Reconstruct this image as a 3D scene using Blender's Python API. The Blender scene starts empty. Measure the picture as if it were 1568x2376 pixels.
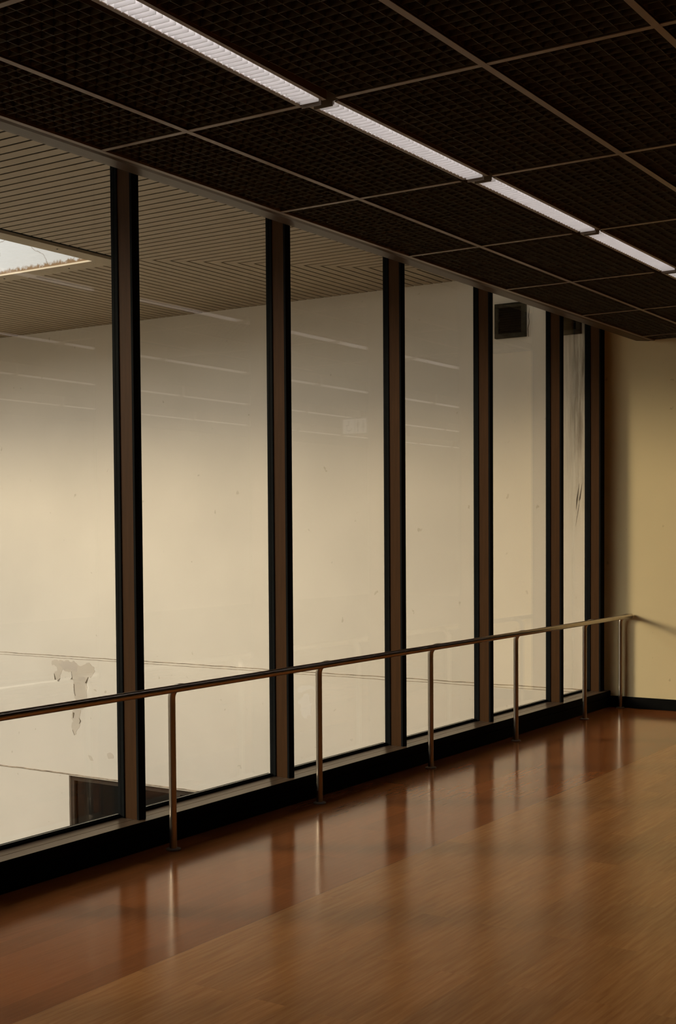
import bpy, bmesh, math, random
from mathutils import Matrix, Vector
random.seed(7)
S = bpy.context.scene
COL = S.collection

# ------------------------------------------------------------------ camera
cam_data = bpy.data.cameras.new('camera')
cam = bpy.data.objects.new('camera', cam_data)
COL.objects.link(cam)
F = Vector((0.835478869, 0.548218199, -0.037839994))
R = Vector((0.548393215, -0.836195221, -0.006514130))
U = Vector((0.035212787, 0.015308778, 0.999262579))
M = Matrix(((R.x, U.x, -F.x, 0.0), (R.y, U.y, -F.y, 0.0), (R.z, U.z, -F.z, 1.7), (0, 0, 0, 1)))
cam.matrix_world = M
cam_data.sensor_fit = 'VERTICAL'
cam_data.sensor_height = 36.0
cam_data.lens = 36.0 * 3022.98 / 2376.0
cam_data.shift_y = (1348.03 - 1188.0) / 2376.0
cam_data.clip_start = 0.05
cam_data.clip_end = 300
S.camera = cam

# ------------------------------------------------------------------ world, light, exposure
SKY = 4.2
LAMP = 6.0
world = bpy.data.worlds.new('sky')
S.world = world
world.use_nodes = True
bg = world.node_tree.nodes['Background']
bg.inputs[0].default_value = (0.99, 0.99, 0.985, 1)
bg.inputs[1].default_value = SKY
sun_data = bpy.data.lights.new('sun', 'SUN')
sun_data.energy = 2.2
sun_data.angle = math.radians(10)
sun_data.color = (1.0, 0.86, 0.63)
sun = bpy.data.objects.new('sun', sun_data)
COL.objects.link(sun)
sun.rotation_euler = Vector((0.58, -1.0, -0.33)).to_track_quat('-Z', 'Y').to_euler()
S.view_settings.view_transform = 'Standard'
S.view_settings.look = 'None'
S.view_settings.exposure = 0.0
S.view_settings.gamma = 1.0
S.view_settings.use_curve_mapping = False

# ------------------------------------------------------------------ material helpers
def new_mat(name):
    m = bpy.data.materials.new(name)
    m.use_nodes = True
    nt = m.node_tree
    return m, nt, nt.nodes['Principled BSDF']

def N(nt, kind, **kw):
    n = nt.nodes.new(kind)
    for k, v in kw.items():
        if k in n.inputs.keys():
            n.inputs[k].default_value = v
        else:
            setattr(n, k, v)
    return n

def coords(nt, scale=(1, 1, 1), loc=(0, 0, 0)):
    tc = N(nt, 'ShaderNodeTexCoord')
    mp = N(nt, 'ShaderNodeMapping')
    mp.inputs['Scale'].default_value = scale
    mp.inputs['Location'].default_value = loc
    nt.links.new(tc.outputs['Object'], mp.inputs['Vector'])
    return mp.outputs['Vector']

def ramp(nt, src, stops):
    r = N(nt, 'ShaderNodeValToRGB')
    el = r.color_ramp.elements
    while len(el) < len(stops):
        el.new(0.5)
    for e, (p, c) in zip(el, stops):
        e.position = p
        e.color = (c[0], c[1], c[2], 1) if len(c) == 3 else c
    nt.links.new(src, r.inputs['Fac'])
    return r.outputs['Color']

def mixc(nt, fac, a, b, mode='MIX'):
    m = N(nt, 'ShaderNodeMix', data_type='RGBA', blend_type=mode)
    for key, val in ((0, fac), (6, a), (7, b)):
        if isinstance(val, (int, float)):
            m.inputs[key].default_value = val
        elif isinstance(val, tuple):
            m.inputs[key].default_value = (*val[:3], 1)
        else:
            nt.links.new(val, m.inputs[key])
    return m.outputs[2]

def bump(nt, b, src, strength, dist=0.01):
    bp = N(nt, 'ShaderNodeBump')
    bp.inputs['Strength'].default_value = strength
    bp.inputs['Distance'].default_value = dist
    nt.links.new(src, bp.inputs['Height'])
    nt.links.new(bp.outputs['Normal'], b.inputs['Normal'])

def simple(name, color, rough=0.5, metal=0.0, var=0.12, scale=6.0, stretch=(1, 1, 1), bmp=0.0, spec=0.5):
    m, nt, b = new_mat(name)
    v = coords(nt, stretch)
    n = N(nt, 'ShaderNodeTexNoise')
    n.inputs['Scale'].default_value = scale
    n.inputs['Detail'].default_value = 5
    nt.links.new(v, n.inputs['Vector'])
    lo = tuple(c * (1 - var) for c in color)
    hi = tuple(min(1, c * (1 + var)) for c in color)
    nt.links.new(ramp(nt, n.outputs['Fac'], [(0.3, lo), (0.7, hi)]), b.inputs['Base Color'])
    b.inputs['Roughness'].default_value = rough
    b.inputs['Metallic'].default_value = metal
    b.inputs['Specular IOR Level'].default_value = spec
    if bmp:
        bump(nt, b, n.outputs['Fac'], bmp)
    return m

def plaster(name, color, var=0.06, dirt=None, bmp=0.25):
    m, nt, b = new_mat(name)
    v = coords(nt)
    n1 = N(nt, 'ShaderNodeTexNoise'); n1.inputs['Scale'].default_value = 0.9; n1.inputs['Detail'].default_value = 7
    n2 = N(nt, 'ShaderNodeTexNoise'); n2.inputs['Scale'].default_value = 60; n2.inputs['Detail'].default_value = 4
    n3 = N(nt, 'ShaderNodeTexNoise'); n3.inputs['Scale'].default_value = 9; n3.inputs['Detail'].default_value = 8
    for n in (n1, n2, n3):
        nt.links.new(v, n.inputs['Vector'])
    lo = tuple(c * (1 - var) for c in color); hi = tuple(min(1, c * (1 + var)) for c in color)
    base = ramp(nt, n1.outputs['Fac'], [(0.3, lo), (0.72, hi)])
    spots = ramp(nt, n3.outputs['Fac'], [(0.27, (0.62, 0.58, 0.5)), (0.315, (1, 1, 1))])
    base = mixc(nt, 0.55, base, spots, 'MULTIPLY')
    if dirt:
        base = dirt(nt, v, base)
    nt.links.new(base, b.inputs['Base Color'])
    b.inputs['Roughness'].default_value = 0.85
    b.inputs['Specular IOR Level'].default_value = 0.25
    bump(nt, b, n2.outputs['Fac'], bmp, 0.004)
    return m

def corner_dirt(nt, v, base):
    # soot runs down the courtyard wall beside the corner (own shape: vertical streaks)
    sep = N(nt, 'ShaderNodeSeparateXYZ'); nt.links.new(v, sep.inputs[0])
    mp = N(nt, 'ShaderNodeMapping'); mp.inputs['Scale'].default_value = (1, 14, 0.9)
    nt.links.new(v, mp.inputs['Vector'])
    s = N(nt, 'ShaderNodeTexNoise'); s.inputs['Scale'].default_value = 2.2; s.inputs['Detail'].default_value = 9; s.inputs['Roughness'].default_value = 0.7
    nt.links.new(mp.outputs['Vector'], s.inputs['Vector'])
    my = N(nt, 'ShaderNodeMapRange'); my.inputs[1].default_value = 5.34; my.inputs[2].default_value = 5.02
    nt.links.new(sep.outputs['Y'], my.inputs[0])
    mz = N(nt, 'ShaderNodeMapRange'); mz.inputs[1].default_value = 1.6; mz.inputs[2].default_value = 2.9
    nt.links.new(sep.outputs['Z'], mz.inputs[0])
    a = N(nt, 'ShaderNodeMath', operation='MULTIPLY'); nt.links.new(my.outputs[0], a.inputs[0]); nt.links.new(mz.outputs[0], a.inputs[1])
    r = ramp(nt, s.outputs['Fac'], [(0.38, (0, 0, 0)), (0.62, (1, 1, 1))])
    f = N(nt, 'ShaderNodeMath', operation='MULTIPLY'); nt.links.new(a.outputs[0], f.inputs[0]); nt.links.new(r, f.inputs[1])
    g = N(nt, 'ShaderNodeMath', operation='MULTIPLY'); nt.links.new(f.outputs[0], g.inputs[0]); g.inputs[1].default_value = 0.8
    return mixc(nt, g.outputs[0], base, (0.10, 0.07, 0.04))

def cracked(nt, v, base):
    vo = N(nt, 'ShaderNodeTexVoronoi', feature='DISTANCE_TO_EDGE'); vo.inputs['Scale'].default_value = 1.7
    w = N(nt, 'ShaderNodeTexNoise'); w.inputs['Scale'].default_value = 3; w.inputs['Detail'].default_value = 6
    nt.links.new(v, w.inputs['Vector'])
    vm = N(nt, 'ShaderNodeVectorMath', operation='ADD'); nt.links.new(v, vm.inputs[0])
    sc = N(nt, 'ShaderNodeVectorMath', operation='SCALE'); nt.links.new(w.outputs['Color'], sc.inputs[0]); sc.inputs[3].default_value = 0.3
    nt.links.new(sc.outputs[0], vm.inputs[1])
    nt.links.new(vm.outputs[0], vo.inputs['Vector'])
    c = ramp(nt, vo.outputs['Distance'], [(0.0, (0.25, 0.17, 0.1)), (0.012, (1, 1, 1))])
    base = mixc(nt, 0.7, base, c, 'MULTIPLY')
    sep = N(nt, 'ShaderNodeSeparateXYZ'); nt.links.new(v, sep.inputs[0])
    n = N(nt, 'ShaderNodeTexNoise'); n.inputs['Scale'].default_value = 26; n.inputs['Detail'].default_value = 8
    nt.links.new(v, n.inputs['Vector'])
    ad = N(nt, 'ShaderNodeMath', operation='MULTIPLY_ADD'); nt.links.new(n.outputs['Fac'], ad.inputs[0]); ad.inputs[1].default_value = 0.10
    nt.links.new(sep.outputs['Z'], ad.inputs[2])
    mr = N(nt, 'ShaderNodeMapRange'); mr.inputs[1].default_value = 4.392; mr.inputs[2].default_value = 4.362
    nt.links.new(ad.outputs[0], mr.inputs[0])
    return mixc(nt, mr.outputs[0], base, (0.16, 0.10, 0.05))

def wood_floor():
    m, nt, b = new_mat('wood_strip_floor')
    v = coords(nt)
    br = N(nt, 'ShaderNodeTexBrick')
    br.inputs['Scale'].default_value = 1.0
    br.inputs['Brick Width'].default_value = 1.25
    br.inputs['Row Height'].default_value = 0.142
    br.inputs['Mortar Size'].default_value = 0.0006
    br.inputs['Bias'].default_value = 0.0
    br.inputs['Color1'].default_value = (0.0, 0.0, 0.0, 1)
    br.inputs['Color2'].default_value = (1.0, 1.0, 1.0, 1)
    br.inputs['Mortar'].default_value = (0.3, 0.3, 0.3, 1)
    nt.links.new(v, br.inputs['Vector'])
    # grain: long streaks along x, shifted from plank to plank
    mp = N(nt, 'ShaderNodeMapping'); mp.inputs['Scale'].default_value = (1.5, 19, 1)
    add = N(nt, 'ShaderNodeVectorMath', operation='MULTIPLY_ADD')
    nt.links.new(br.outputs['Color'], add.inputs[0]); add.inputs[1].default_value = (3.7, 0.9, 0)
    nt.links.new(v, add.inputs[2]); nt.links.new(add.outputs[0], mp.inputs['Vector'])
    g = N(nt, 'ShaderNodeTexNoise'); g.inputs['Scale'].default_value = 2.6; g.inputs['Detail'].default_value = 3; g.inputs['Distortion'].default_value = 0.35
    nt.links.new(mp.outputs['Vector'], g.inputs['Vector'])
    mp2 = N(nt, 'ShaderNodeMapping'); mp2.inputs['Scale'].default_value = (4, 60, 1)
    nt.links.new(add.outputs[0], mp2.inputs['Vector'])
    g2 = N(nt, 'ShaderNodeTexNoise'); g2.inputs['Scale'].default_value = 2.0; g2.inputs['Detail'].default_value = 2
    nt.links.new(mp2.outputs['Vector'], g2.inputs['Vector'])
    tan = ramp(nt, g.outputs['Fac'], FLOOR_TAN)
    red = ramp(nt, g.outputs['Fac'], FLOOR_RED)
    sep = N(nt, 'ShaderNodeSeparateXYZ'); nt.links.new(v, sep.inputs[0])
    st = N(nt, 'ShaderNodeMath', operation='GREATER_THAN'); nt.links.new(sep.outputs['Y'], st.inputs[0]); st.inputs[1].default_value = 3.402
    col = mixc(nt, st.outputs[0], tan, red)
    pl = ramp(nt, br.outputs['Color'], [(0.0, (0.86, 0.86, 0.86)), (1.0, (1.06, 1.04, 1.0))])
    col = mixc(nt, 1.0, col, pl, 'MULTIPLY')
    fine = ramp(nt, g2.outputs['Fac'], [(0.35, (0.95, 0.94, 0.93)), (0.6, (1.02, 1.02, 1.02))])
    col = mixc(nt, 0.8, col, fine, 'MULTIPLY')
    seam = N(nt, 'ShaderNodeMath', operation='SUBTRACT'); nt.links.new(sep.outputs['Y'], seam.inputs[0]); seam.inputs[1].default_value = 3.402
    ab = N(nt, 'ShaderNodeMath', operation='ABSOLUTE'); nt.links.new(seam.outputs[0], ab.inputs[0])
    ls = N(nt, 'ShaderNodeMath', operation='LESS_THAN'); nt.links.new(ab.outputs[0], ls.inputs[0]); ls.inputs[1].default_value = 0.0007
    col = mixc(nt, ls.outputs[0], col, (0.05, 0.02, 0.01))
    nt.links.new(col, b.inputs['Base Color'])
    rg = N(nt, 'ShaderNodeMapRange'); nt.links.new(st.outputs[0], rg.inputs[0])
    rg.inputs[3].default_value = FLOOR_ROUGH[0]; rg.inputs[4].default_value = FLOOR_ROUGH[1]
    w = N(nt, 'ShaderNodeTexNoise'); w.inputs['Scale'].default_value = 3.0; w.inputs['Detail'].default_value = 3
    nt.links.new(v, w.inputs['Vector'])
    ad = N(nt, 'ShaderNodeMath', operation='MULTIPLY_ADD'); nt.links.new(w.outputs['Fac'], ad.inputs[0]); ad.inputs[1].default_value = 0.06
    nt.links.new(rg.outputs[0], ad.inputs[2])
    nt.links.new(ad.outputs[0], b.inputs['Roughness'])
    b.inputs['Specular IOR Level'].default_value = FLOOR_SPEC
    return m

FLOOR_TAN = [(0.25, (0.385, 0.155, 0.043)), (0.5, (0.465, 0.198, 0.060)), (0.75, (0.54, 0.245, 0.085))]
FLOOR_RED = [(0.25, (0.305, 0.100, 0.029)), (0.5, (0.325, 0.110, 0.032)), (0.75, (0.345, 0.121, 0.036))]
FLOOR_ROUGH = (0.175, 0.115)
FLOOR_SPEC = 0.28

def glass_mat(name='window_glass', tint=(0.97, 0.965, 0.94), f0=0.068):
    m = bpy.data.materials.new(name); m.use_nodes = True
    nt = m.node_tree; nt.nodes.clear()
    out = N(nt, 'ShaderNodeOutputMaterial')
    tr = N(nt, 'ShaderNodeBsdfTransparent'); tr.inputs[0].default_value = (*tint, 1)
    gl = N(nt, 'ShaderNodeBsdfGlossy'); gl.inputs['Roughness'].default_value = 0.0; gl.inputs[0].default_value = (1, 1, 1, 1)
    lw = N(nt, 'ShaderNodeLayerWeight'); lw.inputs['Blend'].default_value = 0.5
    n = N(nt, 'ShaderNodeTexNoise'); n.inputs['Scale'].default_value = 3
    p = N(nt, 'ShaderNodeMath', operation='POWER'); nt.links.new(lw.outputs['Facing'], p.inputs[0]); p.inputs[1].default_value = 5
    ma = N(nt, 'ShaderNodeMath', operation='MULTIPLY_ADD'); nt.links.new(p.outputs[0], ma.inputs[0]); ma.inputs[1].default_value = 0.957; ma.inputs[2].default_value = f0
    mx = N(nt, 'ShaderNodeMixShader')
    nt.links.new(ma.outputs[0], mx.inputs[0]); nt.links.new(tr.outputs[0], mx.inputs[1]); nt.links.new(gl.outputs[0], mx.inputs[2])
    nt.links.new(mx.outputs[0], out.inputs[0])
    return m

def emit_mat(name, color, strength):
    m = bpy.data.materials.new(name); m.use_nodes = True
    nt = m.node_tree; nt.nodes.clear()
    out = N(nt, 'ShaderNodeOutputMaterial'); e = N(nt, 'ShaderNodeEmission')
    e.inputs[0].default_value = (*color, 1); e.inputs[1].default_value = strength
    nt.links.new(e.outputs[0], out.inputs[0])
    return m

MT = {}
MT['floor'] = wood_floor()
MT['court'] = plaster('courtyard_plaster', (0.72, 0.635, 0.505), 0.05, corner_dirt)
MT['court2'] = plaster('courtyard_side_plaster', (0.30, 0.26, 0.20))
MT['upper'] = plaster('upper_wall_paint', (0.40, 0.41, 0.42), 0.03, cracked)
MT['inner'] = plaster('cream_wall_paint', (0.84, 0.68, 0.38), 0.035, None, 0.15)
MT['dark_wall'] = plaster('room_wall_paint', (0.26, 0.21, 0.14), 0.05)
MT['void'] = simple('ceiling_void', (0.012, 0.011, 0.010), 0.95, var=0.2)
MT['bronze'] = simple('bronze_anodised_metal', (0.125, 0.080, 0.046), 0.30, 0.15, 0.10, 14, (0.3, 6, 6), spec=0.35)
MT['soffit'] = simple('bronze_soffit_metal', (0.078, 0.047, 0.025), 0.36, 0.0, 0.10, 14, (0.3, 6, 6), spec=0.05)
MT['mullion'] = simple('bronze_mullion_metal', (0.078, 0.036, 0.013), 0.5, 0.0, 0.10, 10, (6, 6, 0.4), spec=0.06)
MT['grid'] = simple('brown_grid_metal', (0.20, 0.135, 0.085), 0.45, 0.0, 0.08, 12)
MT['grille'] = simple('dark_grille_metal', (0.105, 0.085, 0.052), 0.55, 0.0, 0.15, 9)
MT['black'] = simple('black_plinth', (0.006, 0.0056, 0.005), 0.7, 0.0, 0.2, 10, spec=0.05)
MT['gasket'] = simple('black_gasket_and_shade', (0.006, 0.007, 0.007), 0.8, 0.0, 0.2, 10, spec=0.08)  # real gaskets, and the painted shade on the mullion fronts
MT['steel'] = simple('brushed_steel', (0.46, 0.40, 0.33), 0.28, 1.0, 0.06, 20, (1, 1, 0.05))
MT['slat'] = simple('beige_slat_metal', (0.34, 0.26, 0.17), 0.55, 0.0, 0.06, 4)
MT['fascia'] = simple('beige_fascia_metal', (0.38, 0.30, 0.19), 0.5, 0.0, 0.08, 5)
MT['soffit_void'] = simple('soffit_backing', (0.012, 0.010, 0.008), 0.9)
MT['louvre'] = simple('white_louvre_enamel', (0.79, 0.775, 0.77), 0.45, 0.0, 0.02, 8)
MT['tube'] = emit_mat('fluorescent_tube', (1.0, 0.96, 0.95), LAMP)
MT['endplate'] = simple('grey_brown_plate', (0.26, 0.22, 0.18), 0.5, 0.0, 0.06, 10)
MT['glass'] = glass_mat()
MT['old_glass'] = glass_mat('dusty_glass', (0.6, 0.58, 0.54), 0.02)
MT['vent'] = simple('grimy_vent_metal', (0.028, 0.025, 0.016), 0.8, 0.0, 0.5, 22, bmp=0.3, spec=0.15)
MT['vent_dark'] = simple('vent_louvre_metal', (0.008, 0.008, 0.006), 0.8, 0.0, 0.3, 22, spec=0.1)
MT['joint'] = simple('plaster_joint', (0.36, 0.28, 0.19), 0.9, 0.0, 0.5, 12)
MT['peel'] = plaster('bare_render', (0.60, 0.51, 0.39), 0.12)
MT['peel_dark'] = plaster('bare_render_darker', (0.56, 0.475, 0.375), 0.1)
MT['peel_pale'] = plaster('lime_bloom', (0.76, 0.685, 0.57), 0.06)
MT['flake'] = simple('flake_edge', (0.16, 0.12, 0.07), 0.9)
MT['scuff'] = simple('black_scuff', (0.08, 0.065, 0.045), 0.9, 0.0, 0.5, 60)
MT['winframe'] = simple('brown_window_frame', (0.060, 0.043, 0.028), 0.7, 0.0, 0.15, 20, spec=0.15)
MT['windark'] = simple('dark_room_behind_glass', (0.006, 0.0055, 0.005), 0.9, 0.0, 0.5, 3, spec=0.1)
MT['base_wall'] = simple('low_bounce_wall', (0.10, 0.085, 0.065), 0.8)  # unseen wall, darkened to cut light bounced onto the courtyard wall
MT['ground'] = simple('courtyard_paving', (0.15, 0.13, 0.10), 0.9, 0.0, 0.1, 4)
MT['sign_white'] = emit_mat('glowing_sign_white', (1.0, 0.93, 0.88), 0.34)  # glow added to the sign tiles in place of room lamp light
MT['sign_black'] = simple('sign_black', (0.02, 0.02, 0.02), 0.6)
MT['screw'] = simple('dark_screw', (0.05, 0.04, 0.03), 0.5)

# ------------------------------------------------------------------ mesh helpers
class MB:
    def __init__(self):
        self.bm = bmesh.new()
    def box(self, x0, x1, y0, y1, z0, z1, bevel=0.0):
        v = [self.bm.verts.new((x, y, z)) for x in (x0, x1) for y in (y0, y1) for z in (z0, z1)]
        f = []
        for q in ((0, 1, 3, 2), (4, 6, 7, 5), (0, 4, 5, 1), (2, 3, 7, 6), (0, 2, 6, 4), (1, 5, 7, 3)):
            f.append(self.bm.faces.new([v[i] for i in q]))
        if bevel:
            es = list({e for a in f for e in a.edges})
            bmesh.ops.bevel(self.bm, geom=es, offset=bevel, segments=2, affect='EDGES', profile=0.6)
        return self
    def prism_x(self, pts, x0, x1):
        a = [self.bm.verts.new((x0, y, z)) for y, z in pts]
        b = [self.bm.verts.new((x1, y, z)) for y, z in pts]
        n = len(pts)
        self.bm.faces.new(a); self.bm.faces.new(b[::-1])
        for i in range(n):
            self.bm.faces.new((a[i], b[i], b[(i + 1) % n], a[(i + 1) % n]))
        return self
    def poly_x(self, pts, x, t):
        # plate in the y-z plane, front at x - t
        self.prism_x(pts, x - t, x)
        return self
    def prism_z(self, pts, z0, z1):
        a = [self.bm.verts.new((x, y, z0)) for x, y in pts]
        b = [self.bm.verts.new((x, y, z1)) for x, y in pts]
        n = len(pts)
        self.bm.faces.new(a); self.bm.faces.new(b[::-1])
        for i in range(n):
            self.bm.faces.new((a[i], b[i], b[(i + 1) % n], a[(i + 1) % n]))
        return self
    def tube(self, pts, rad, seg=20, caps=True):
        pts = [Vector(p) for p in pts]
        rings = []
        n = len(pts)
        ref = None
        for i, p in enumerate(pts):
            t = (pts[min(i + 1, n - 1)] - pts[max(i - 1, 0)]).normalized()
            if ref is None:
                ref = Vector((0, 0, 1)) if abs(t.z) < 0.9 else Vector((1, 0, 0))
            a = (ref - t * ref.dot(t)).normalized(); ref = a
            b = t.cross(a)
            r = rad[i] if isinstance(rad, (list, tuple)) else rad
            rings.append([self.bm.verts.new(p + (a * math.cos(2 * math.pi * k / seg) + b * math.sin(2 * math.pi * k / seg)) * r) for k in range(seg)])
        for i in range(n - 1):
            for k in range(seg):
                f = self.bm.faces.new((rings[i][k], rings[i][(k + 1) % seg], rings[i + 1][(k + 1) % seg], rings[i + 1][k]))
                f.smooth = True
        if caps:
            self.bm.faces.new(rings[0][::-1]); self.bm.faces.new(rings[-1])
        return self
    def build(self, name, mat, parent=None, smooth=False):
        bmesh.ops.recalc_face_normals(self.bm, faces=self.bm.faces[:])
        me = bpy.data.meshes.new(name)
        self.bm.to_mesh(me); self.bm.free()
        me.materials.append(mat)
        o = bpy.data.objects.new(name, me)
        COL.objects.link(o)
        if parent:
            o.parent = parent
        return o

def tag(o, label, cat, group=None, kind=None):
    o['label'] = label; o['category'] = cat
    if group: o['group'] = group
    if kind: o['kind'] = kind
    return o

def struct(name, mb, mat, label, cat):
    return tag(mb.build(name, mat), label, cat, kind='structure')

def empty(name, loc=(0, 0, 0)):
    o = bpy.data.objects.new(name, None)
    o.location = loc
    COL.objects.link(o)
    return o

def copy_tree(root, loc):
    r = root.copy(); COL.objects.link(r); r.location = loc
    for ch in list(root.children):
        c = ch.copy(); COL.objects.link(c); c.parent = r
        for g in ch.children:
            d = g.copy(); COL.objects.link(d); d.parent = c
    return r

ORD = ['first', 'second', 'third', 'fourth', 'fifth', 'sixth', 'seventh', 'eighth', 'ninth', 'tenth', 'eleventh', 'twelfth']

# ------------------------------------------------------------------ main dimensions (metres)
HC = 3.466                 # underside of the ceiling grid
MOD = 1.414                # module of ceiling, mullions and handrail posts
C0 = 4.507                 # a ceiling cross bar
YG = 4.855                 # glass
YM = 4.72                  # room-side face of the mullions
XE = 11.888                # short end wall
XO = 12.0                  # courtyard wall
ZE = 4.274                 # underside of the courtyard eave
XL, XR, YB = -6.0, 30.0, -9.0

# ------------------------------------------------------------------ room shell
struct('floor', MB().box(XL, XR, YB, 4.86, -0.25, 0.0), MT['floor'], 'glossy wood strip floor, redder in the strip along the window', 'floor')
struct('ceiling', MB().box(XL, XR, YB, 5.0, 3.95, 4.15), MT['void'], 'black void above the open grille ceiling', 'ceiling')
struct('wall_right', MB().box(XE, XO + 0.36, 3.45, 4.862, 0.0, 3.95), MT['inner'], 'short cream wall at the far end beside the window', 'wall')
struct('wall_back', MB().box(XL, XR, YB - 0.2, YB, -0.2, 4.1), MT['dark_wall'], 'wall behind the camera across the room', 'wall')
struct('wall_left', MB().box(XL - 0.2, XL, YB, 5.0, -0.2, 4.1), MT['dark_wall'], 'wall behind the camera at the near end', 'wall')
struct('wall_far', MB().box(XR, XR + 0.2, YB, 5.0, -0.2, 4.1), MT['dark_wall'], 'wall at the far end of the room', 'wall')
struct('wall_window_far', MB().box(XO + 0.36, XR, 4.88, 5.05, -0.2, 4.1), MT['dark_wall'], 'solid wall beyond the short end wall', 'wall')
struct('wall_window_near', MB().box(XL, -2.2, 4.80, 5.05, -0.2, 4.1), MT['dark_wall'], 'solid wall before the first window', 'wall')
struct('baseboard_right', MB().box(XE - 0.016, XE, 3.45, 4.668, 0.0, 0.106, 0.003), MT['black'], 'black skirting along the foot of the cream end wall', 'baseboard')

# window sill on a black plinth
sill = empty('trim_1', (0, 0, 0))
MB().box(-2.2, XE, 4.668, 4.84, 0.0, 0.088, 0.003).build('plinth_base', MT['black'], sill)
MB().prism_x([(4.668, 0.094), (4.668, 0.148), (4.674, 0.1545), (4.755, 0.1545), (4.755, 0.094)], -2.2, XE).build('plinth_front', MT['black'], sill)
MB().box(-2.2, XE, 4.672, 4.753, 0.1546, 0.1556).build('sill_strip', MT['bronze'], sill)
MB().prism_x([(4.757, 0.09), (4.757, 0.1556), (4.84, 0.1575), (4.84, 0.09)], -2.2, XE).build('sill_plate', MT['bronze'], sill)
tag(sill, 'brown metal window sill on its black plinth along the floor', 'window sill', kind='structure')

# bulkhead trim between grille and window
trim = empty('trim_2', (0, 0, 0))
MB().box(-4.5, XE, 4.240, 4.266, HC, HC + 0.010).build('edge_strip', MT['grid'], trim)
MB().prism_x([(4.270, HC + 0.004), (4.300, HC + 0.001), (4.395, HC + 0.010), (4.4186, 3.479), (4.4186, 3.76), (4.270, 3.76)], -4.5, XE).build('soffit_band', MT['soffit'], trim)
tag(trim, 'brown metal trim running along the ceiling edge in front of the mullions', 'ceiling trim', kind='structure')
struct('trim_3', MB().box(-2.2, XE, 4.60, 4.862, 3.90, 3.99), MT['bronze'], 'window head behind the ceiling trim', 'window head')

# ------------------------------------------------------------------ ceiling grid bars
def runner(name, y0, y1, label):
    mb = MB().box(-1.5, 11.886, y0, y1, HC, HC + 0.004)
    mb.box(-1.5, 11.886, (y0 + y1) / 2 - 0.002, (y0 + y1) / 2 + 0.002, HC + 0.004, HC + 0.06)
    struct(name, mb, MT['grid'], label, 'ceiling bar')
runner('trim_4', 3.722, 3.751, 'long brown ceiling bar between the window trim and the lamps')
runner('trim_5', 2.264, 2.294, 'first long brown ceiling bar right of the lamps')
runner('trim_6', 1.588, 1.617, 'second long brown ceiling bar right of the lamps')
n = 7
crossk = list(range(-2, 6))
for k in crossk:
    x = C0 + MOD * k
    for zone, (ya, yb) in (('left', (3.128, 4.240)), ('right', (0.99, 2.946))):
        mb = MB().box(x - 0.0135, x + 0.0135, ya, yb, HC + 0.0008, HC + 0.005)
        mb.box(x - 0.002, x + 0.002, ya, yb, HC + 0.005, HC + 0.06)
        lab = 'brown ceiling cross bar on the %s of the lamp row, %s along from the camera' % ('window side' if zone == 'left' else 'room side', ORD[k + 2])
        struct('trim_%d' % n, mb, MT['grid'], lab, 'ceiling bar')
        n += 1

# ------------------------------------------------------------------ egg-crate grille panels
rows = [(3.752, 4.240, 'against the window trim'), (3.134, 3.721, 'between the window-side bar and the lamps'),
        (2.295, 2.944, 'just right of the lamps'), (1.618, 2.263, 'second row right of the lamps'), (1.00, 1.587, 'third row right of the lamps')]
def grille(name, ln, wd):
    mb = MB(); nx = 24 if ln > 1 else max(2, round(ln / 0.0585)); ny = max(2, round(wd / 0.0565))
    h, t = 0.042, 0.0005
    for i in range(nx + 1):
        x = ln * i / nx
        mb.box(x - t, x + t, 0, wd, 0, h)
    for j in range(ny + 1):
        y = wd * j / ny
        mb.box(0, ln, y - t, y + t, 0.0004, h - 0.0004)
    return mb.build(name, MT['grille'])
def inframe(x, y, z, m=0.0):
    v = Vector((x, y, z - 1.7)); d = v.dot(F)
    if d <= 0.2: return False
    px = 784 + 3022.98 * v.dot(R) / d; py = 1348.03 - 3022.98 * v.dot(U) / d
    return -m < px < 1568 + m and -m < py < 2376 + m
for ri, (ya, yb, rlab) in enumerate(rows):
    src = None; cnt = 0; cnt_out = 0
    for k in range(-3, 6):
        x0 = C0 + MOD * k + 0.0145
        x1 = min(C0 + MOD * (k + 1) - 0.0145, XE - 0.004)
        full = x1 - x0 > 1.3
        vis = any(inframe(x0 + (x1 - x0) * i / 8, ya + (yb - ya) * j / 8, HC) for i in range(9) for j in range(9))
        near = any(inframe(x0 + (x1 - x0) * i / 8, ya + (yb - ya) * j / 8, HC, 500) for i in range(9) for j in range(9))
        if not near:
            continue
        if full and src is not None:
            o = src.copy(); COL.objects.link(o)
        else:
            o = grille('grille_panel', x1 - x0, yb - ya)
            if full: src = o
        o.location = (x0, ya, HC + 0.009)
        o.name = 'grille_panel'
        if vis:
            tag(o, 'egg-crate ceiling panel %s, %s of its row' % (rlab, ORD[cnt]), 'ceiling panel', 'egg-crate ceiling panels')
            cnt += 1
        else:
            tag(o, 'egg-crate ceiling panel just outside the edge of the picture', 'ceiling panel', 'egg-crate panels outside the picture')

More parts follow.
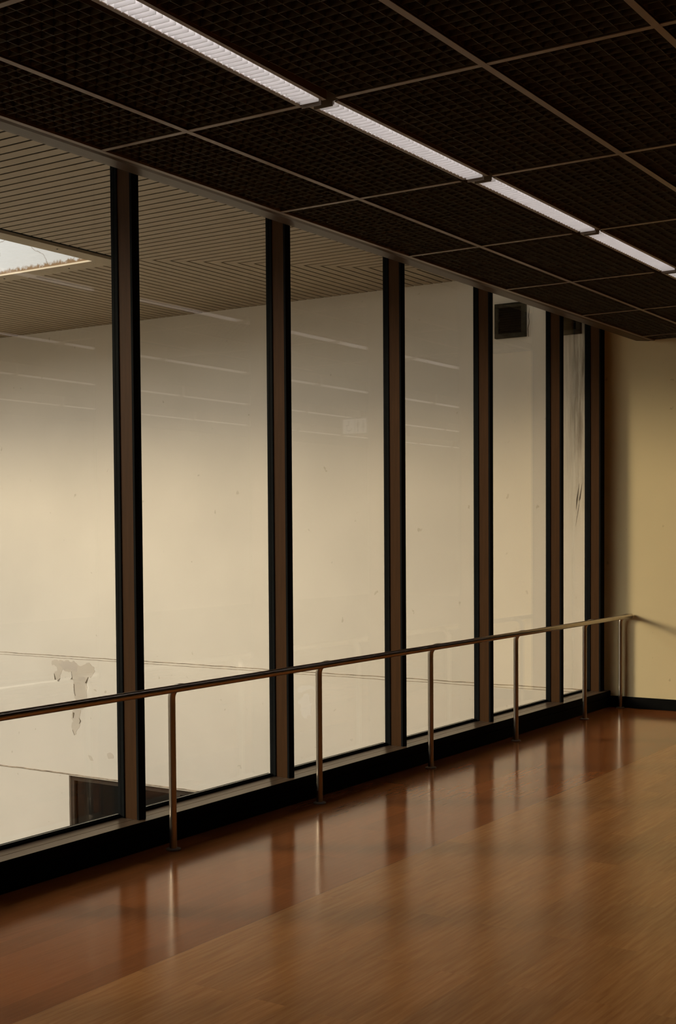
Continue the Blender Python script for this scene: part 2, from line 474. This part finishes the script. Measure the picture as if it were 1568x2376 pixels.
# ------------------------------------------------------------------ louvred lamps
def make_lamp(L=MOD - 0.05):
    r = empty('ceiling_lamp')
    hb = MB()
    for s in (-1, 1):
        a, b = (-0.073, -0.053) if s < 0 else (0.053, 0.073)
        hb.box(0, L, a, b, 0.0, 0.003)
        w = -0.0725 if s < 0 else 0.0705
        hb.box(0, L, w, w + 0.002, 0.003, 0.115)
    hb.box(0, L, -0.0725, 0.0725, 0.115, 0.118)
    hb.build('housing', MT['grid'], r)
    rb = MB()
    for s in (-1, 1):
        pts = [(s * 0.0545, 0.004), (s * 0.0545, 0.055), (s * 0.044, 0.085), (s * 0.02, 0.11), (s * 0.02, 0.113), (s * 0.048, 0.088), (s * 0.0575, 0.057), (s * 0.0575, 0.004)]
        rb.prism_x(pts, 0.002, L - 0.002)
    rb.box(0.002, L - 0.002, -0.0205, 0.0205, 0.1105, 0.113)
    rb.build('reflector', MT['louvre'], r)
    lb = MB(); nl = 38
    for i in range(nl):
        x = 0.012 + (L - 0.024) * i / (nl - 1)
        lb.box(x - 0.0009, x + 0.0009, -0.044, 0.047, -0.005, 0.046)
    lb.build('louvre', MT['louvre'], r)
    MB().tube([(0.02, 0, 0.075), (L - 0.02, 0, 0.075)], 0.013, 12).build('tube', MT['tube'], r)
    for x in (-0.004, L + 0.001):
        e = MB().box(x, x + 0.003, -0.046, 0.047, -0.016, 0.03)
        e.box(x, x + 0.003, -0.0725, 0.0725, 0.004, 0.118)
        e.build('end_plate', MT['endplate'], r)
    return r
lamp0 = make_lamp()
lamp_rows = [(3.015, -2, 6, None), (0.90, 1, 14, 'first'), (-1.24, 3, 15, 'second'), (-3.38, 4, 16, 'third')]
first = True
for y, k0, k1, rl in lamp_rows:
    cnt = 0
    for k in range(k0, k1 + 1):
        x = C0 + MOD * k + 0.03
        if first:
            o = lamp0; o.location = (x, y, HC); first = False
        else:
            o = copy_tree(lamp0, (x, y, HC))
        o.name = 'ceiling_lamp'
        if rl is None:
            if k == -1:      # this unit hangs slightly out of line at its far end
                o.location = (x, 3.004, HC); o.rotation_euler = (0, 0.002, 0.041)
            if k == 0: o.location = (x, 3.032, HC)
            vis = any(inframe(x + MOD * i / 10, y, HC) for i in range(11))
            if vis:
                lab = 'white louvred fluorescent ceiling lamp, %s in the lit row from the camera' % ORD[cnt]; cnt += 1
            else:
                lab = 'white louvred fluorescent ceiling lamp of the near row, seen only mirrored in glass'
            tag(o, lab, 'ceiling lamp', 'louvred lamps in the row above')
        else:
            tag(o, 'louvred ceiling lamp seen only mirrored in the glass, %s row down' % rl, 'ceiling lamp', 'mirrored lamps, %s row' % rl)

# ------------------------------------------------------------------ mullions and windows
MX = [5.278, 6.672, 8.077, 9.473, 10.876, 11.801]          # right-hand edge of every fin
MW = 0.054
def make_mullion():
    r = empty('window_mullion')
    MB().box(-MW, 0, YM, 4.862, 0.15, 3.92, 0.0015).build('fin', MT['mullion'], r)
    gb = MB()
    for a, b in ((-MW - 0.005, -MW), (0, 0.005)):
        gb.box(a, b, 4.819, 4.838, 0.158, 3.91, 0.001)
        gb.box(a + (0.001 if a < 0 else 0), b - (0 if a < 0 else 0.001), 4.838, 4.843, 0.158, 3.91)
        gb.box(a, b, 4.843, 4.8625, 0.158, 3.91)
    gb.build('glazing_bead', MT['gasket'], r)
    cv = MB().box(-MW - 0.0012, 0.0012, YM - 0.003, YM + 0.012, 0.152, 3.915, 0.001)
    cv.build('front_shade_strip', MT['gasket'], r)  # black strip paints the shade on the backlit room side of the fin
    return r
mul0 = make_mullion()
xs = [MX[0] - 1.4 * i for i in (5, 4, 3, 2, 1)] + MX
for i, x in enumerate(xs):
    if i == 0: o = mul0; o.location = (x, 0, 0)
    else: o = copy_tree(mul0, (x, 0, 0))
    o.name = 'window_mullion'
    if i < 5: lab = 'dark bronze window mullion out of the picture on the left'
    else: lab = ['nearest dark bronze mullion, at the left above the first handrail post', 'second dark bronze mullion from the left',
                 'third dark bronze mullion from the left, in the middle of the window wall', 'fourth dark bronze mullion, just left of the wall vent',
                 'fifth dark bronze mullion, just right of the wall vent', 'last dark bronze mullion, against the cream end wall'][i - 5]
    tag(o, lab, 'mullion', 'window mullions')
struct('trim_%d' % n, MB().box(MX[5] + 0.0, XE, 4.735, 4.90, 0.15, 3.92), MT['gasket'], 'black jamb between the last mullion and the end wall', 'window jamb'); n += 1
edges = [-2.2] + xs
for i in range(len(xs)):
    a = edges[i] + (0.0 if i else 0.0); b = xs[i] - MW
    w = empty('window_%d' % (i + 1))
    MB().box(a, b, YG, YG + 0.008, 0.176, 3.895).build('pane', MT['glass'], w)
    fb = MB()
    fb.prism_x([(4.842, 0.15), (4.842, 0.166), (YG - 0.001, 0.174), (4.884, 0.174), (4.884, 0.15)], a, b)
    fb.box(a, b, 4.842, 4.884, 3.893, 3.912)
    fb.build('gasket', MT['gasket'], w)
    labs = {5: 'tall window pane at the left edge of the picture', 6: 'tall window pane right of the nearest mullion', 7: 'tall window pane between the second and third mullions',
            8: 'tall window pane between the third and fourth mullions', 9: 'tall window pane in front of the louvred wall vent', 10: 'narrow last window pane beside the end wall'}
    tag(w, labs.get(i, 'tall window pane out of the picture on the left'), 'window', 'tall window panes', 'structure')

# ------------------------------------------------------------------ handrail
hr = empty('handrail')
RY, RZ, PY, PR = 4.455, 0.8815, 4.5505, 0.0205
x_end = 11.874
pts = [(-1.5, RY, RZ), (x_end - 0.012, RY, RZ)]
rad = [PR, PR]
for i in range(1, 7):
    a = math.pi / 2 * i / 6
    pts.append((x_end - 0.012 + 0.012 * math.sin(a), RY, RZ)); rad.append(max(0.002, PR - 0.012 + 0.012 * math.cos(a)))
MB().tube(pts, rad, 24).build('rail', MT['steel'], hr)
posts = [5.308 - MOD * 4, 5.308 - MOD * 3, 5.308 - MOD * 2, 5.308 - MOD, 5.308, 6.709, 8.135, 9.541, 10.96, 11.838]
for x in posts:
    p = [(x, PY, 0.0), (x, PY, 0.10), (x, PY, 0.40)]
    rb = 0.066
    zc = RZ - rb
    p.append((x, PY, zc - 0.05))
    for i in range(0, 11):
        a = math.pi / 2 * i / 10
        p.append((x, PY - rb + rb * math.cos(a), zc + rb * math.sin(a)))
    p.append((x, RY, RZ))
    po = MB().tube(p, PR * 0.97, 20, False).build('post', MT['steel'], hr)
    fl = MB().tube([(x, PY, 0.0), (x, PY, 0.006), (x, PY, 0.010)], [0.040, 0.040, 0.030], 28)
    f = fl.build('base_flange', MT['endplate'], po)
tag(hr, 'brushed steel handrail with curved-top posts standing along the window', 'handrail')

# ------------------------------------------------------------------ hanging washroom sign behind the camera (mirrored in the glass)
def sgn(y): return 2 * YG - y
sg = empty('hanging_sign')
X_S = 14.5
ya, yb = sgn(9.43), sgn(8.93)
MB().box(X_S + 0.001, X_S + 0.03, ya - 0.02, yb + 0.02, 2.97, 3.20, 0.003).build('panel', MT['sign_black'], sg)
tile1 = MB().box(X_S - 0.003, X_S + 0.001, sgn(9.412), sgn(9.235), 2.99, 3.178).build('tile', MT['sign_white'], sg)
tile2 = MB().box(X_S - 0.003, X_S + 0.001, sgn(9.220), sgn(9.050), 2.99, 3.178).build('tile', MT['sign_white'], sg)
MB().box(X_S - 0.003, X_S + 0.001, sgn(9.008), sgn(8.942), 3.065, 3.105).build('tile', MT['sign_white'], sg)
def ring(mb, cy, cz, r0, r1, a0, a1, n=24):
    for i in range(n):
        t0 = a0 + (a1 - a0) * i / n; t1 = a0 + (a1 - a0) * (i + 1) / n
        q = [(cy + r0 * math.cos(t0), cz + r0 * math.sin(t0)), (cy + r1 * math.cos(t0), cz + r1 * math.sin(t0)),
             (cy + r1 * math.cos(t1), cz + r1 * math.sin(t1)), (cy + r0 * math.cos(t1), cz + r0 * math.sin(t1))]
        mb.poly_x(q, X_S - 0.003, 0.002)
def disc(mb, cy, cz, r, n=16):
    mb.poly_x([(cy + r * math.cos(2 * math.pi * i / n), cz + r * math.sin(2 * math.pi * i / n)) for i in range(n)], X_S - 0.003, 0.002)
wb = MB()
wy = sgn(9.32)
disc(wb, wy - 0.004, 3.148, 0.011)
wb.poly_x([(wy - 0.010, 3.134), (wy + 0.003, 3.134), (wy + 0.003, 3.090), (wy - 0.010, 3.090)], X_S - 0.003, 0.002)
wb.poly_x([(wy + 0.001, 3.090), (wy - 0.050, 3.090), (wy - 0.050, 3.100), (wy + 0.001, 3.100)], X_S - 0.003, 0.002)
ring(wb, wy + 0.004, 3.062, 0.034, 0.044, math.pi * 0.55, math.pi * 2.02)
wb.build('wheelchair_symbol', MT['sign_black'], tile1)
pb = MB()
for yy, skirt in ((sgn(9.178), False), (sgn(9.094), True)):
    disc(pb, yy, 3.150, 0.011)
    if skirt:
        pb.poly_x([(yy - 0.010, 3.136), (yy + 0.010, 3.136), (yy + 0.028, 3.058), (yy - 0.028, 3.058)], X_S - 0.003, 0.002)
    else:
        pb.poly_x([(yy - 0.020, 3.136), (yy + 0.020, 3.136), (yy + 0.020, 3.070), (yy - 0.020, 3.070)], X_S - 0.003, 0.002)
    for s in (-1, 1):
        pb.poly_x([(yy + s * 0.003, 3.07), (yy + s * 0.012, 3.07), (yy + s * 0.012, 3.005), (yy + s * 0.003, 3.005)], X_S - 0.003, 0.002)
pb.poly_x([(sgn(9.1375), 3.165), (sgn(9.1345), 3.165), (sgn(9.1345), 3.0), (sgn(9.1375), 3.0)], X_S - 0.003, 0.002)
pb.build('washroom_symbol', MT['sign_black'], tile2)
for yy in (ya + 0.05, yb - 0.05):
    MB().tube([(X_S + 0.015, yy, 3.198), (X_S + 0.015, yy, 3.95)], 0.004, 8).build('hanging_rod', MT['sign_black'], sg)
tag(sg, 'white washroom sign with wheelchair symbol, mirrored faintly in the third pane', 'sign')

# ------------------------------------------------------------------ courtyard
struct('ground', MB().box(-12.3, XO + 0.4, 5.0, 24.3, -3.5, -3.3), MT['ground'], 'courtyard ground below the windows', 'ground')
WY0, WY1, WZ0, WZ1 = 9.35, 12.025, -2.55, -1.394
cw = empty('wall_courtyard')
wb = MB()
for (y0, y1, z0, z1) in ((4.863, 30, WZ1, 4.6), (4.863, 30, -3.4, WZ0), (4.863, WY0, WZ0, WZ1), (WY1, 30, WZ0, WZ1)):
    wb.box(XO, XO + 0.35, y0, y1, z0, z1)
wb.build('wall_face', MT['court'], cw)
def joint(z, y0, y1, r, jit, seed):
    rr = random.Random(seed); p = []
    y = y0
    while y < y1:
        p.append((XO, y, z + rr.uniform(-jit, jit))); y += 0.11
    return p
MB().tube(joint(0.128, 5.0, 16, 0.004, 0.003, 1), 0.0045, 6).build('plaster_joint', MT['joint'], cw)
MB().tube(joint(0.100, 5.0, 16, 0.004, 0.003, 2), 0.0030, 6).build('plaster_joint', MT['joint'], cw)
MB().tube(joint(WZ1 + 0.004, 9.0, 16, 0.005, 0.004, 3), 0.0085, 6).build('plaster_joint', MT['joint'], cw)
MAIN = [(12.304, 0.06), (12.244, 0.075), (12.125, 0.069), (12.05, 0.08), (11.911, 0.079), (11.858, 0.047), (11.7, 0.051), (11.606, 0.037), (11.555, 0.001), (11.545, -0.044), (11.583, -0.092), (11.614, -0.125), (11.656, -0.112), (11.683, -0.175), (11.694, -0.206), (11.687, -0.359), (11.693, -0.398), (11.764, -0.534), (11.806, -0.537), (11.813, -0.623), (11.804, -0.684), (11.825, -0.716), (11.843, -0.787), (11.886, -0.853), (11.913, -0.878), (11.95, -0.819), (11.937, -0.702), (11.912, -0.544), (11.883, -0.418), (11.913, -0.312), (11.916, -0.204), (11.958, -0.159), (11.951, -0.062), (12.074, -0.061), (12.111, -0.032), (12.14, -0.107), (12.162, -0.171), (12.201, -0.201), (12.25, -0.184), (12.264, -0.106), (12.214, -0.018), (12.306, -0.003)]
INNER = [(12.114, 0.065), (11.911, 0.077), (11.869, 0.039), (11.838, 0.002), (11.86, -0.061), (11.945, -0.054), (12.074, -0.053), (12.127, -0.013), (12.18, 0.015)]
INNER2 = [(11.819, -0.121), (11.724, -0.123), (11.704, -0.16), (11.799, -0.177), (11.846, -0.161)]
FLAKES = [[(11.951, -0.066), (11.942, -0.135), (11.969, -0.164), (11.937, -0.158)], [(12.259, -0.106), (12.25, -0.184), (12.233, -0.183)], [(12.206, -0.197), (12.157, -0.163), (12.185, -0.2)], [(11.661, -0.12), (11.715, -0.196), (11.694, -0.198)], [(11.911, -0.219), (11.903, -0.327), (11.888, -0.372), (11.91, -0.312)], [(11.824, -0.654), (11.8, -0.687), (11.826, -0.724), (11.809, -0.688)], [(11.934, -0.585), (11.913, -0.591), (11.931, -0.662)], [(11.947, -0.811), (11.913, -0.878), (11.924, -0.856)]]
BLOB1 = [(11.357, -1.066), (11.311, -1.047), (11.265, -1.062), (11.243, -1.09), (11.251, -1.118), (11.333, -1.131), (11.353, -1.1)]
BLOB2 = [(11.685, -1.113), (11.633, -1.118), (11.602, -1.161), (11.592, -1.18), (11.645, -1.18)]
SMALL = [(11.575, -0.268), (11.539, -0.266), (11.521, -0.291), (11.55, -0.289)]
PALE = [(8.34, -0.123), (8.295, -0.111), (8.25, -0.136), (8.273, -0.193), (8.223, -0.227), (8.235, -0.358), (8.297, -0.386), (8.365, -0.381), (8.387, -0.285), (8.432, -0.222), (8.386, -0.163)]
PALE2 = [(8.419, -0.053), (8.362, -0.031), (8.204, -0.031), (8.194, -0.077), (8.317, -0.084), (8.43, -0.091)]
SCUFF = [[(5.039, 2.158), (5.068, 2.004), (5.073, 1.897), (5.056, 1.993)], [(5.008, 2.162), (5.045, 1.982), (5.028, 2.003)], [(5.034, 1.993), (5.079, 1.737), (5.051, 1.876)]]
def rough(pts, amp, it=3, seed=5):
    rr = random.Random(seed)
    for _ in range(it):
        o = []
        for i, p in enumerate(pts):
            q = pts[(i + 1) % len(pts)]
            dy, dz = q[0] - p[0], q[1] - p[1]
            k = rr.uniform(-amp, amp)
            o += [p, ((p[0] + q[0]) / 2 - dz * k, (p[1] + q[1]) / 2 + dy * k)]
        pts = o
    return pts
MB().poly_x(rough(PALE, 0.3), XO, 0.001).build('peeled_patch', MT['peel_pale'], cw)
MB().poly_x(rough(PALE2, 0.25, 3, 9), XO, 0.001).build('peeled_patch', MT['peel_pale'], cw)
MB().poly_x(rough(MAIN, 0.25), XO, 0.002).build('peeled_patch', MT['peel'], cw)
ib = MB(); ib.poly_x(rough(INNER, 0.2), XO - 0.002, 0.001); ib.poly_x(rough(INNER2, 0.2), XO - 0.002, 0.001)
for q in (BLOB1, BLOB2, SMALL):
    MB().poly_x(q, XO, 0.002).build('peeled_patch', MT['peel'], cw)
ib.build('bare_spots', MT['peel_dark'], cw)
fb = MB()
for q in FLAKES: fb.poly_x(q, XO - 0.002, 0.006)
fb.build('paint_flakes', MT['flake'], cw)
for q in SCUFF: MB().poly_x(q, XO, 0.0015).build('scuff_mark', MT['scuff'], cw)
MB().tube([(XO, 5.570, 3.92), (XO, 5.574, 3.88), (XO, 5.579, 3.831), (XO, 5.572, 3.79), (XO, 5.575, 3.758), (XO, 5.586, 3.72), (XO, 5.584, 3.69), (XO, 5.580, 3.634)], [0.001, 0.003, 0.004, 0.003, 0.004, 0.0045, 0.004, 0.003], 6).build('crack', MT['flake'], cw)
tag(cw, 'pale plastered courtyard wall with peeling paint, seen through the windows', 'wall', kind='structure')

# low window in the courtyard wall
lw = empty('window_20')
fb = MB()
fb.box(XO + 0.03, XO + 0.10, WY0, WY1, WZ1 - 0.075, WZ1); fb.box(XO + 0.03, XO + 0.10, WY0, WY1, WZ0, WZ0 + 0.07)
npan = 3; pw = (WY1 - WY0) / npan
for i in range(npan + 1):
    yy = WY0 + pw * i
    w = 0.045 if 0 < i < npan else 0.06
    a = yy - (w if i == npan else (0 if i == 0 else w)); b = yy + (w if i == 0 else (0 if i == npan else w))
    fb.box(XO + 0.03, XO + 0.10, a, b, WZ0 + 0.07, WZ1 - 0.075)
fb.build('window_frame', MT['winframe'], lw)
MB().box(XO - 0.004, XO + 0.03, WY0 - 0.01, WY1 + 0.01, WZ1 - 0.012, WZ1 + 0.016).build('lintel_edge', MT['peel'], lw)
for i in range(npan):
    MB().box(XO + 0.06, XO + 0.066, WY0 + pw * i + 0.04, WY0 + pw * (i + 1) - 0.04, WZ0 + 0.06, WZ1 - 0.07).build('pane', MT['old_glass'], lw)
db = MB(); db.box(XO + 0.60, XO + 0.62, WY0 - 0.3, WY1 + 0.3, WZ0 - 0.3, WZ1 + 0.3)
db.box(XO + 0.35, XO + 0.60, WY0 - 0.3, WY0 - 0.28, WZ0 - 0.3, WZ1 + 0.3); db.box(XO + 0.35, XO + 0.60, WY1 + 0.28, WY1 + 0.3, WZ0 - 0.3, WZ1 + 0.3)
db.box(XO + 0.35, XO + 0.60, WY0 - 0.3, WY1 + 0.3, WZ1 + 0.28, WZ1 + 0.3); db.box(XO + 0.35, XO + 0.60, WY0 - 0.3, WY1 + 0.3, WZ0 - 0.3, WZ0 - 0.28)
db.build('dark_interior', MT['windark'], lw)
tag(lw, 'low brown-framed window in the courtyard wall, at lower left', 'window', kind='structure')

# vents high on the courtyard wall
def make_vent(W=0.336, Hh=0.345):
    r = empty('wall_vent')
    t = 0.042
    fb = MB()
    for (y0, y1, z0, z1) in ((0, W, 0, t), (0, W, Hh - t, Hh), (0, t, t, Hh - t), (W - t, W, t, Hh - t)):
        fb.box(-0.05, 0.0, y0, y1, z0, z1, 0.003)
    fb.build('frame', MT['vent'], r)
    sb = MB(); sb.box(-0.004, 0.0, t, W - t, t, Hh - t)
    nb = 11
    for i in range(nb):
        z = t + (Hh - 2 * t) * (i + 0.2) / nb
        v = [(-0.040, z), (-0.037, z), (-0.008, z + 0.022), (-0.011, z + 0.022)]
        a = [sb.bm.verts.new((x, t, zz)) for x, zz in v]; b = [sb.bm.verts.new((x, W - t, zz)) for x, zz in v]
        sb.bm.faces.new(a); sb.bm.faces.new(b[::-1])
        for j in range(4): sb.bm.faces.new((a[j], b[j], b[(j + 1) % 4], a[(j + 1) % 4]))
    sb.build('louvre', MT['vent_dark'], r)
    return r
v1 = make_vent(); v1.location = (XO, 5.597, 3.636)
tag(v1, 'grimy square louvred vent high on the courtyard wall, fully visible', 'wall vent', 'courtyard wall vents')
v2 = copy_tree(v1, (XO, 5.012, 3.612)); v2.name = 'wall_vent'
tag(v2, 'grimy vent high in the corner, half hidden by the fifth mullion', 'wall vent', 'courtyard wall vents')

# slatted eave round the opening
P = 0.114
ev = empty('eave_near')
sb = MB()
k = 0
cx, cy = 9.20, 8.49          # mitre line runs (1,-1) from here
x = -6.06
while x < XO - 0.05:
    xe = x + P - 0.022
    y_end = 8.44
    ya_ = min(y_end, cy - (x - cx)); yb_ = min(y_end, cy - (xe - cx))
    if ya_ > 5.0 and yb_ > 5.0:
        sb.prism_z([(x, 4.99), (xe, 4.99), (xe, yb_), (x, ya_)], ZE, ZE + 0.004)
    x += P
sb.build('slat', MT['slat'], ev)
MB().box(-12, XO, 4.98, 8.46, ZE + 0.045, ZE + 0.055).build('backing', MT['soffit_void'], ev)
fb = MB()
fb.box(-12, 9.34, 8.545, 8.735, ZE - 0.006, ZE + 0.05); 
fb.build('fascia', MT['fascia'], ev)
MB().box(-6, 9.3, 8.44, 8.545, ZE + 0.02, ZE + 0.04).build('shadow_gap', MT['gasket'], ev)
for xx in (6.9, 7.85, 8.55):
    MB().tube([(xx, 8.62, ZE - 0.010), (xx, 8.62, ZE - 0.004)], 0.009, 10).build('screw', MT['screw'], ev)
tag(ev, 'beige slatted eave ceiling outside, slats square to the windows', 'eave', kind='structure')
ev2 = empty('eave_far')
sb = MB()
y = 4.99 + 0.09
tooth = P
# far slats run along x, meeting the near slats at the mitre
s0 = 8.49 - math.floor((8.49 - 5.1) / P) * P
y = s0
while y < 22:
    ye = y + P - 0.022
    xa_ = cx + (cy - y) if y < cy else 9.34
    xb_ = cx + (cy - ye) if ye < cy else 9.34
    xa_, xb_ = max(9.34, xa_), max(9.34, xb_)
    if xa_ < XO - 0.02 and xb_ < XO - 0.02:
        sb.prism_z([(xa_, y), (XO - 0.002, y), (XO - 0.002, ye), (xb_, ye)], ZE, ZE + 0.004)
    y += P
sb.build('slat', MT['slat'], ev2)
MB().box(9.3, XO, 8.46, 24, ZE + 0.045, ZE + 0.055).build('backing', MT['soffit_void'], ev2)
fb = MB(); fb.box(9.115, 9.34, 8.735, 24, ZE - 0.006, ZE + 0.010); fb.build('fascia', MT['fascia'], ev2)
for yy in (9.15, 10.05, 10.9):
    MB().tube([(9.23, yy, ZE - 0.010), (9.23, yy, ZE - 0.004)], 0.009, 10).build('screw', MT['screw'], ev2)
tag(ev2, 'beige slatted eave ceiling outside, slats square to the courtyard wall', 'eave', kind='structure')
struct('wall_upper', MB().box(9.165, 9.5, 8.60, 24, ZE + 0.011, 8.5), MT['upper'], 'bright white cracked upper wall seen through the eave opening', 'wall')
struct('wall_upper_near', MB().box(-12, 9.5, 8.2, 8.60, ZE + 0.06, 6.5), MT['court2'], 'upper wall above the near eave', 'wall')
struct('wall_courtyard_side', MB().box(-12.3, -12, 5.0, 24.3, -3.4, 6.5), MT['court2'], 'unseen side of the courtyard opposite the plastered wall', 'wall')  # out of view, encloses the courtyard to keep out low sky light
struct('wall_courtyard_far', MB().box(-12, XO + 0.4, 24, 24.3, -3.4, 4.6), MT['court2'], 'unseen far side of the courtyard', 'wall')  # out of view, height set for how much low light it lets in
struct('wall_below', MB().box(-12, XO, 4.95, 5.05, -3.4, -0.02), MT['base_wall'], 'wall of the storey below the windows', 'wall')
